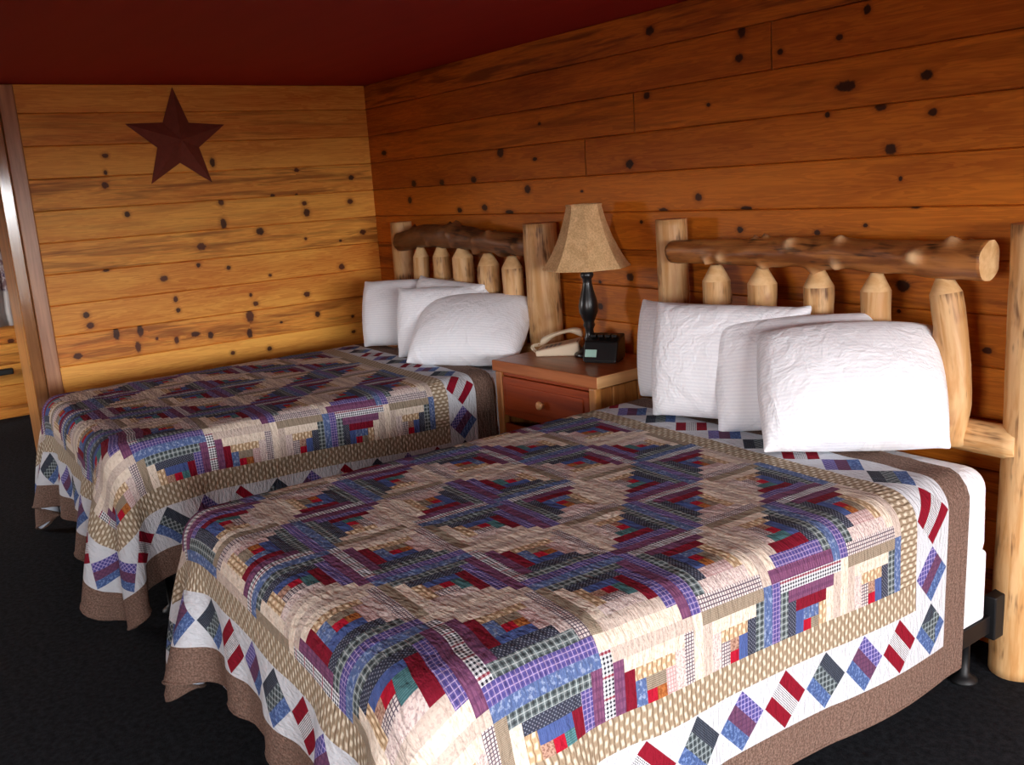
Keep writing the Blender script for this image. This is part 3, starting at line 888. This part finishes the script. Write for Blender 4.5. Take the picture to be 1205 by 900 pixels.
NB_X, FB_X = 3.765, 1.285
near_sp = []
for k, (sx, r) in enumerate(((3.317, .058), (3.561, .056), (3.807, .056), (4.054, .05))):
    near_sp.append(([(sx + .004, -.19, .78), (sx, -.19, 1.27)], r, 'log'))
near_sp.append(([(4.33, -.19, .78), (4.345, -.19, .92), (4.33, -.19, 1.1), (4.30, -.19, 1.275)], .05, 'log'))
make_bed(NB_X, 'near bed with a log headboard beside the right edge, white mattress side showing',
         [(2.985, 1.515, .07), (4.545, 1.495, .08)], [(3.085, -.20, 1.383), (3.5, -.20, 1.392), (3.9, -.20, 1.397), (4.2, -.20, 1.388), (4.447, -.20, 1.385)],
         [.047, .053, .056, .058, .062], near_sp, .80, M['log_dark'], .76, 100, 0)
far_sp = []
for k, (sx, z, r) in enumerate(((.88, 1.30, .05), (1.13, 1.31, .055), (1.37, 1.31, .062), (1.63, 1.275, .062), (1.85, 1.265, .058))):
    far_sp.append(([(sx, -.17, .78), (sx, -.17, z)], r, 'log'))
make_bed(FB_X, 'far bed with a dark railed log headboard in the corner by the star wall',
         [(.545, 1.51, .072), (2.03, 1.50, .092)], [(.63, -.17, 1.385), (.95, -.17, 1.43), (1.3, -.17, 1.43), (1.65, -.17, 1.405), (2.03, -.12, 1.375)],
         [.058, .07, .068, .06, .055], far_sp, .80, M['log_darker'], .76, 200, 0)

QZ = .758
make_quilt('patchwork_quilt', 3.85, -1.602, R_(-2), NB_X - .76, NB_X + .76, -2.36, -.26, QZ, 'log cabin patchwork quilt spread over the near bed, hanging down its side in front', 3)
make_quilt('patchwork_quilt', 1.335, -1.65, R_(-2), FB_X - .76, FB_X + .76, -2.36, -.26, QZ, 'shadowed patchwork quilt on the far bed below the plank wall', 8, wall_x=.03)

# ------------------------------------------------------------------ pillows
def pillow_mesh(name, w, h, seed, puff=1.0, sag=.0):
    nx, ny = 27, 19
    U = np.linspace(-w / 2, w / 2, nx) * 1.06; V = np.linspace(0, h, ny) * 1.06
    n = nx * ny
    idx = np.arange(n).reshape(nx, ny)
    back = idx.copy(); k = n
    for i in range(1, nx - 1):
        for j in range(1, ny - 1): back[i, j] = k; k += 1
    UU, VV = np.meshgrid(U, V, indexing='ij')
    rnd = np.random.RandomState(seed)
    P = np.zeros((k, 3)); P[:n, 0] = UU.ravel(); P[:n, 2] = VV.ravel()
    for i in range(1, nx - 1):
        for j in range(1, ny - 1): P[back[i, j]] = (UU[i, j], 0.02, VV[i, j])
    inner = np.ones((nx, ny), bool); inner[[0, -1]] = False; inner[:, [0, -1]] = False
    P[idx[inner], 1] = -.02
    P += rnd.randn(k, 3) * .0015
    out = []
    for I in (idx, back):
        for a, b, r, kk in grid_batches(U, V, kb=.10, ks=.35):
            out.append((I.ravel()[a], I.ravel()[b], r, kk))
    F = []
    for i in range(nx - 1):
        for j in range(ny - 1):
            F.append((idx[i, j], idx[i + 1, j], idx[i + 1, j + 1], idx[i, j + 1]))
            F.append((back[i, j], back[i, j + 1], back[i + 1, j + 1], back[i + 1, j]))
    F = np.array(F)
    c0 = np.array([0, 0, h * .53])
    def press(P):
        a, b, c, d = (P[F[:, q]] for q in range(4))
        nr = np.cross(c - a, d - b)
        f = np.zeros_like(P)
        for q in range(4): np.add.at(f, F[:, q], nr)
        area = (w * h) / n
        dep = P[:, 1]
        return f / area * 22 * puff * np.maximum(.15, 1 - np.abs(dep)[:, None] / (.12 * puff))
    def coll(P, old):
        P = P.copy()
        P[:, 2] = np.maximum(P[:, 2], 0)
        return P
    P = pbd(P, None, out, 90, coll, np.zeros(k, bool), w_grav=2.0 + 10 * sag, dt=1 / 60., iters=6, damp=.9, force=press)
    P[:, 0] -= (P[:, 0].max() + P[:, 0].min()) / 2
    P[:, 1] -= P[:, 1].mean()
    me = bpy.data.meshes.new(name)
    me.from_pydata([tuple(p) for p in P], [], [tuple(int(q) for q in f) for f in F])
    uvp = np.zeros((k, 2)); uvp[:n] = np.stack([UU.ravel(), VV.ravel()], 1)
    uvp[back.ravel()] = np.stack([UU.ravel(), VV.ravel()], 1)
    me.uv_layers.new(name='UVMap').data.foreach_set('uv', (uvp[F.ravel()] + seed * .37).ravel())
    return me, P

def pillow(label, x, y, z, yaw, tilt, roll, w, h, seed, puff=1.0, sag=0.0, group='white pillows'):
    me, P = pillow_mesh('pillow', w, h, seed, puff, sag)
    sx = w / (P[:, 0].max() - P[:, 0].min()); sz = h / (P[:, 2].max() - P[:, 2].min())
    me.transform(Matrix.Diagonal((sx, 1, sz, 1)))
    o = link('pillow', me, M['pillow'])
    o.location = (x, y, z)
    o.rotation_euler = (Matrix.Rotation(R_(yaw), 3, 'Z') @ Matrix.Rotation(R_(-tilt), 3, 'X') @ Matrix.Rotation(R_(-roll), 3, 'Y')).to_euler()
    s = o.modifiers.new('sub', 'SUBSURF'); s.levels = 1; s.render_levels = 2
    tag(o, label, 'pillow', group)
    return o
PZ = .775
pillow('big white pillow lying tilted in front on the near bed, nearest the right post', 4.21, -.53, PZ + .01, 44, 36, 0, .60, .47, 1, 1.05)
pillow('white pillow leaning just behind the frontmost pillow of the near bed', 3.90, -.42, PZ, 31, 14, 4, .58, .43, 2, .9)
pillow('tall upright white pillow near the left end of the near headboard', 3.61, -.475, PZ, 25, 8, -1, .60, .46, 3, .9)
pillow('pinkish white pillow peeping out behind the leftmost side of the near stack', 3.345, -.335, PZ, 9, 4, 0, .62, .43, 4, .8)
pillow('puffy white pillow lying in front on the far bed beside the nightstand', 1.81, -.53, PZ + .015, 27, 47, 2, .68, .45, 5, 1.0)
pillow('white pillow standing second in the far bed stack, behind the front pillow', 1.50, -.42, PZ, 40, 12, 0, .58, .41, 6, .8)
pillow('leftmost white pillow of the far bed, nearest the corner', 1.02, -.38, PZ, 38, 12, 0, .62, .42, 7, .9)
pillow('white pillow at the back of the far bed, against the log spindles', 1.36, -.315, PZ, 8, 6, -3, .60, .43, 8, .8)

# ------------------------------------------------------------------ nightstand
NSZ = .86
ns = empty('nightstand', (2.507, -.277, 0), R_(3.5))
tag(ns, 'wooden nightstand with a drawer standing between the two beds', 'nightstand')
hw, hd = .375, .245
bm = bmesh.new(); box(bm, -hw, hw, -hd, hd, NSZ - .055, NSZ, .005)
for f in bm.faces:
    if f.normal.x > .9: f.material_index = 1
bm.normal_update()
for f in bm.faces:
    f.material_index = 1 if f.calc_center_median().x > hw - .002 else 0
bmobj('tabletop', bm, [M['ns_top'], M['ns_edge']], ns)
bm = bmesh.new()
b0, b1, z0, z1 = hw - .03, hd - .025, .0, NSZ - .055
box(bm, -b0, -b0 + .02, -b1, b1, .05, z1, .002); 
box(bm, -b0, b0, b1 - .015, b1, .05, z1, .002)
box(bm, -b0, b0, -b1, b1, .05, .07, .002)
bmobj('cabinet_body', bm, M['ns_body'], ns)
bm = bmesh.new()                          # right side: vertical tongue and groove strips
n = 5
for k in range(n):
    ya = -b1 + .02 + (2 * b1 - .03) * k / n; yb = -b1 + .02 + (2 * b1 - .03) * (k + 1) / n
    box(bm, b0 - .02, b0 - (.0 if k % 2 else .004), ya + .002, yb - .002, .05, z1 - .012, .005)
bmobj('side_panel', bm, M['ns_body'], ns)
for sx in (-1, 1):
    for sy in (-1, 1):
        bm = bmesh.new(); box(bm, sx * b0 - .022 - .01 * sx, sx * b0 + .022 - .01 * sx, sy * b1 - .022, sy * b1 + .022, 0, z1, .008, 3)
        bmobj('leg', bm, M['ns_body'], ns)
for za, zb in ((z1 - .02, z1 - .003), (.06, .1)):
    bm = bmesh.new(); box(bm, -b0 + .02, b0 - .02, -b1 - .006, -b1 + .012, za, zb, .003)
    bmobj('front_rail', bm, M['ns_front'], ns)
zt = z1 - .022
for k in range(2):
    za, zb = zt - .20 - k * .24, zt - k * .24
    bm = bmesh.new()
    box(bm, -b0 + .035, b0 - .035, -b1 - .016, -b1 + .004, za, zb, .006)
    box(bm, -b0 + .07, b0 - .07, -b1 - .022, -b1 - .010, za + .035, zb - .035, .005)
    d = bmobj('drawer', bm, M['ns_front'], ns)
    kb = bmesh.new(); lathe(kb, [(.009, 0), (.009, .012), (.017, .018), (.021, .026), (.019, .034), (.010, .039)], 20)
    bmesh.ops.rotate(kb, verts=kb.verts, cent=(0, 0, 0), matrix=Matrix.Rotation(R_(90), 3, 'X'))
    bmesh.ops.translate(kb, verts=kb.verts, vec=(0, -b1 - .021, (za + zb) / 2))
    ko = bmobj('knob', kb, M['knob'], d); ko['label'] = 'pale round wooden knob'

# ------------------------------------------------------------------ lamp
LX, LY = 2.475, -.175
lamp = empty('table_lamp', (LX, LY, NSZ + .001), R_(8))
tag(lamp, 'table lamp with panelled parchment shade and turned black base on the nightstand', 'lamp')
bm = bmesh.new(); lathe(bm, [(.078, 0), (.08, .012), (.072, .02), (.055, .028), (.045, .04), (.03, .052)], 36); bmobj('base', bm, M['lamp_black'], lamp)
bm = bmesh.new()
lathe(bm, [(.03, .05), (.022, .07), (.028, .085), (.022, .10), (.02, .13), (.03, .15), (.025, .165), (.034, .185), (.046, .215), (.048, .245), (.042, .28), (.03, .32), (.024, .35),
           (.021, .375), (.03, .385), (.033, .395), (.028, .41), (.016, .42), (.016, .45), (.011, .455), (.011, .51)], 32)
bmobj('column', bm, M['lamp_black'], lamp)
bm = bmesh.new(); lathe(bm, [(.019, .505), (.02, .55), (.014, .56), (.030, .60), (.032, .63), (.02, .66), (.005, .665)], 20); bmobj('bulb', bm, M['phone'], lamp)
bm = bmesh.new()                         # bell shade of eight curved panels
n = 8; rings = []
ZS0, ZS1 = .433, .728
for j in range(13):
    t = j / 12
    r = .212 + (.083 - .212) * (t ** .86) - .012 * math.sin(math.pi * t)
    ring = []
    for k in range(n * 4):
        a = 2 * math.pi * k / (n * 4); q = (k % 4) / 4
        # chord between panel ribs, slightly scooped
        rr = r * math.cos(math.pi / n) / math.cos(((q - .0) * 2 * math.pi / n) - math.pi / n)
        ring.append(bm.verts.new((rr * math.cos(a), rr * math.sin(a), ZS0 + (ZS1 - ZS0) * t)))
    rings.append(ring)
for a, b in zip(rings[:-1], rings[1:]):
    for k in range(n * 4):
        f = bm.faces.new((a[k], a[(k + 1) % (n * 4)], b[(k + 1) % (n * 4)], b[k])); f.smooth = False
sh = bmobj('lamp_shade', bm, M['shade'], lamp)
s = sh.modifiers.new('thick', 'SOLIDIFY'); s.thickness = .004
for z, r in ((ZS0, .2105), (ZS1, .0835)):
    bm = bmesh.new()
    tr = []
    for k in range(n * 4):
        a = 2 * math.pi * k / (n * 4); q = (k % 4) / 4
        rr = r * math.cos(math.pi / n) / math.cos((q * 2 * math.pi / n) - math.pi / n)
        tr.append([bm.verts.new(((rr + .0045 * math.cos(b)) * math.cos(a), (rr + .0045 * math.cos(b)) * math.sin(a), z + .005 * math.sin(b))) for b in [2 * math.pi * i / 6 for i in range(6)]])
    for k in range(n * 4):
        for i in range(6):
            f = bm.faces.new((tr[k][i], tr[(k + 1) % (n * 4)][i], tr[(k + 1) % (n * 4)][(i + 1) % 6], tr[k][(i + 1) % 6]))
    bmesh.ops.recalc_face_normals(bm, faces=bm.faces)
    bmobj('shade_trim', bm, M['shade'], sh)
bm = bmesh.new()
box(bm, -.08, .08, -.003, .003, ZS1 - .012, ZS1 - .006); box(bm, -.003, .003, -.08, .08, ZS1 - .012, ZS1 - .006)
lathe(bm, [(.004, .66), (.004, ZS1 - .03), (.009, ZS1 - .026), (.009, ZS1 - .016), (.004, ZS1 - .008)], 12)
bmobj('harp', bm, M['black_metal'], lamp)

# ------------------------------------------------------------------ telephone
ph = empty('telephone', (2.31, -.235, NSZ + .001), R_(42))
tag(ph, 'ivory desk telephone lying at the left side of the nightstand top', 'telephone')
# local: x along the long side (0.2), y across
def wedge(bm, x0, x1, y0, y1, z0, zf, zb, bev, mi=0):
    t = bmesh.new(); bmesh.ops.create_cube(t, size=1)
    for v in t.verts:
        top = v.co.z > 0
        X = x0 if v.co.x < 0 else x1
        v.co = Vector((X, y0 if v.co.y < 0 else y1, (zf if v.co.x < 0 else zb) if top else z0))
    bmesh.ops.bevel(t, geom=list(t.edges), offset=bev, segments=3, profile=.5, affect='EDGES')
    for f in t.faces: f.material_index = mi
    join(bm, t)
bm = bmesh.new(); wedge(bm, -.11, .11, -.085, .085, 0, .028, .07, .010); bmobj('phone_body', bm, M['phone'], ph)
bm = bmesh.new(); wedge(bm, -.098, .098, -.075, .028, .02, .0315, .0705, .003); pf = bmobj('face_plate', bm, M['phone_face'], ph); pf['label'] = 'beige face plate'
bm = bmesh.new()
for i in range(4):
    for j in range(3):
        x = -.06 + i * .022; y = -.055 + j * .022; zz = .0315 + (x + .098) / .196 * .039
        box(bm, x - .007, x + .007, y - .008, y + .008, zz - .003, zz + .003, .002)
bmobj('keypad', bm, M['phone_key'], ph)
bm = bmesh.new()
prof = [(-.108, .050, .022), (-.095, .062, .026), (-.07, .072, .025), (-.045, .088, .014), (0, .100, .012), (.05, .112, .013), (.075, .108, .024), (.10, .102, .027), (.115, .092, .022)]
rings = []
for x, z, hh in prof:
    w = .024
    rings.append([bm.verts.new((x, .052 + w * math.cos(a), z + hh * math.sin(a) * (1 if math.sin(a) < 0 else .6))) for a in [2 * math.pi * k / 16 for k in range(16)]])
for a, b in zip(rings[:-1], rings[1:]):
    for k in range(16): bm.faces.new((a[k], a[(k + 1) % 16], b[(k + 1) % 16], b[k]))
bm.faces.new(rings[0]); bm.faces.new(rings[-1]); bmesh.ops.recalc_face_normals(bm, faces=bm.faces)
hs = bmobj('handset', bm, M['phone'], ph, True); s = hs.modifiers.new('sub', 'SUBSURF'); s.levels = 1; s.render_levels = 2
bm = bmesh.new()                       # coiled cord
tr = []
for k in range(241):
    t = k / 240
    cx, cy, cz = -.108 - .035 * math.sin(math.pi * t), .055 - .085 * t, .038 - .028 * t + .01 * math.sin(math.pi * t)
    a = t * 2 * math.pi * 15
    c = Vector((cx, cy + .0 , cz)) + Vector((math.cos(a) * .007, 0, math.sin(a) * .007))
    c.z = max(c.z, .004)
    tr.append([bm.verts.new(c + Vector((math.cos(b) * .002 * math.cos(a), math.sin(b) * .002, math.cos(b) * .002 * math.sin(a)))) for b in [2 * math.pi * q / 5 for q in range(5)]])
for a, b in zip(tr[:-1], tr[1:]):
    for q in range(5): bm.faces.new((a[q], a[(q + 1) % 5], b[(q + 1) % 5], b[q]))
bmesh.ops.recalc_face_normals(bm, faces=bm.faces)
bmobj('cord', bm, M['phone'], ph, True)

# ------------------------------------------------------------------ clock radio
ck = empty('clock_radio', (2.635, -.225, NSZ + .001), R_(28))
tag(ck, 'black clock radio with a small pale display, in front of the lamp base', 'clock')
bm = bmesh.new()
t = bmesh.new(); bmesh.ops.create_cube(t, size=1)
for v in t.verts:
    v.co = Vector(((-.085 if v.co.x < 0 else .085), ((-.07 if v.co.z < 0 else -.035) if v.co.y < 0 else .065), (.006 if v.co.z < 0 else (.098 if v.co.y < 0 else .125))))
bmesh.ops.bevel(t, geom=list(t.edges), offset=.008, segments=3, profile=.5, affect='EDGES'); join(bm, t)
bmobj('clock_case', bm, M['black_plastic'], ck)
bm = bmesh.new(); box(bm, -.078, .078, -.06, .055, 0, .008, .002); bmobj('clock_foot', bm, M['black_plastic'], ck)
rotx = Matrix.Rotation(-math.atan2(.035, .092), 4, 'X')
def front(bm): bmesh.ops.transform(bm, matrix=Matrix.Translation((0, -.0665, .02)) @ rotx, verts=bm.verts)
bm = bmesh.new(); box(bm, -.074, -.016, -.003, .003, .008, .044, .002); front(bm); dp = bmobj('display', bm, M['display'], ck); dp['label'] = 'pale greenish display'
bm = bmesh.new(); 
for k in range(4): box(bm, -.06 + k * .035, -.035 + k * .035, -.01, .02, .112 + k * 0, .126, .003)
bmobj('button', bm, M['black_plastic'], ck)

# ------------------------------------------------------------------ star on the left wall
SY, SZ, SR = -1.298, 2.092, .312
bm = bmesh.new()
c = bm.verts.new((.085, 0, 0)); o = []
for k in range(10):
    a = math.pi / 2 + k * math.pi / 5 + R_(1.5)
    r = SR if k % 2 == 0 else SR * .42
    o.append(bm.verts.new((.012, -r * math.cos(a), r * math.sin(a))))
ob = [bm.verts.new((.004, v.co.y, v.co.z)) for v in o]
for k in range(10):
    bm.faces.new((c, o[k], o[(k + 1) % 10])); bm.faces.new((o[k], ob[k], ob[(k + 1) % 10], o[(k + 1) % 10]))
bm.faces.new(ob)
bmesh.ops.recalc_face_normals(bm, faces=bm.faces)
st = bmobj('wall_star', bm, M['star'], None, False, (0, SY, SZ))
tag(st, 'dark red five pointed tin star hanging high on the left plank wall', 'star')

# ------------------------------------------------------------------ daylight
w = bpy.data.worlds.new('sky'); sc.world = w; w.use_nodes = True
nt = w.node_tree; bg = nt.nodes['Background']
tc = nt.nodes.new('ShaderNodeTexCoord'); sp = nt.nodes.new('ShaderNodeSeparateXYZ'); rp = nt.nodes.new('ShaderNodeValToRGB')
nt.links.new(tc.outputs['Generated'], sp.inputs[0])
mr = nt.nodes.new('ShaderNodeMapRange'); mr.inputs[1].default_value = -1; mr.inputs[2].default_value = 1
nt.links.new(sp.outputs[2], mr.inputs[0]); nt.links.new(mr.outputs[0], rp.inputs[0])
e = rp.color_ramp.elements
e[0].position = .488; e[0].color = (.085, .08, .075, 1)
e[1].position = .512; e[1].color = (.96, .98, 1.0, 1)
e.new(.60).color = (.98, .98, 1.0, 1)
e.new(1.0).color = (1.0, 1.0, 1.0, 1)
nt.links.new(rp.outputs[0], bg.inputs[0]); bg.inputs[1].default_value = 33.0
def portal(name, loc, rot, sx, sy):
    l = bpy.data.lights.new(name, 'AREA'); l.shape = 'RECTANGLE'; l.size = sx; l.size_y = sy
    l.cycles.is_portal = True
    o = bpy.data.objects.new(name, l); col.objects.link(o); o.location = loc; o.rotation_euler = rot
portal('window_light', (XR + .1, -(W0 + W1) / 2, (WZ0 + WZ1) / 2), (0, R_(90), 0), WZ1 - WZ0, W1 - W0)
portal('fill_front_portal', ((FW0 + FW1) / 2, YF - .08, 1.475), (R_(90), 0, 0), FW1 - FW0, 1.05)  # portal for the added front window
portal('fill_passage_portal', (-1.5, YF - .08, 1.4), (R_(90), 0, 0), 1.2, 1.0)  # portal for the opening added to light the passage
portal('hall_window_light', (XH - .08, -(HW0 + HW1) / 2, (HZ0 + HZ1) / 2), (0, R_(-90), 0), HZ1 - HZ0, HW1 - HW0)

# ------------------------------------------------------------------ camera
cam = bpy.data.cameras.new('camera'); co = bpy.data.objects.new('camera', cam); col.objects.link(co)
rt = Vector((0.58178794, 0.81083065, -0.06384702)); up = Vector((-0.1347221, 0.17348561, 0.97557814)); fw = Vector((-0.8021052, 0.55897799, -0.21016865))
co.matrix_world = Matrix(((rt.x, up.x, -fw.x, 5.958), (rt.y, up.y, -fw.y, -3.084), (rt.z, up.z, -fw.z, 1.721), (0, 0, 0, 1)))
cam.sensor_width = 36; cam.lens = 1099.288 / 1205 * 36; cam.clip_start = .02
sc.camera = co

sc.view_settings.view_transform = 'Standard'; sc.view_settings.look = 'None'
sc.view_settings.exposure = 0.0; sc.view_settings.gamma = 1; sc.view_settings.use_curve_mapping = False
sc.cycles.use_denoising = True
sc.cycles.max_bounces = 8; sc.cycles.diffuse_bounces = 4; sc.cycles.glossy_bounces = 3
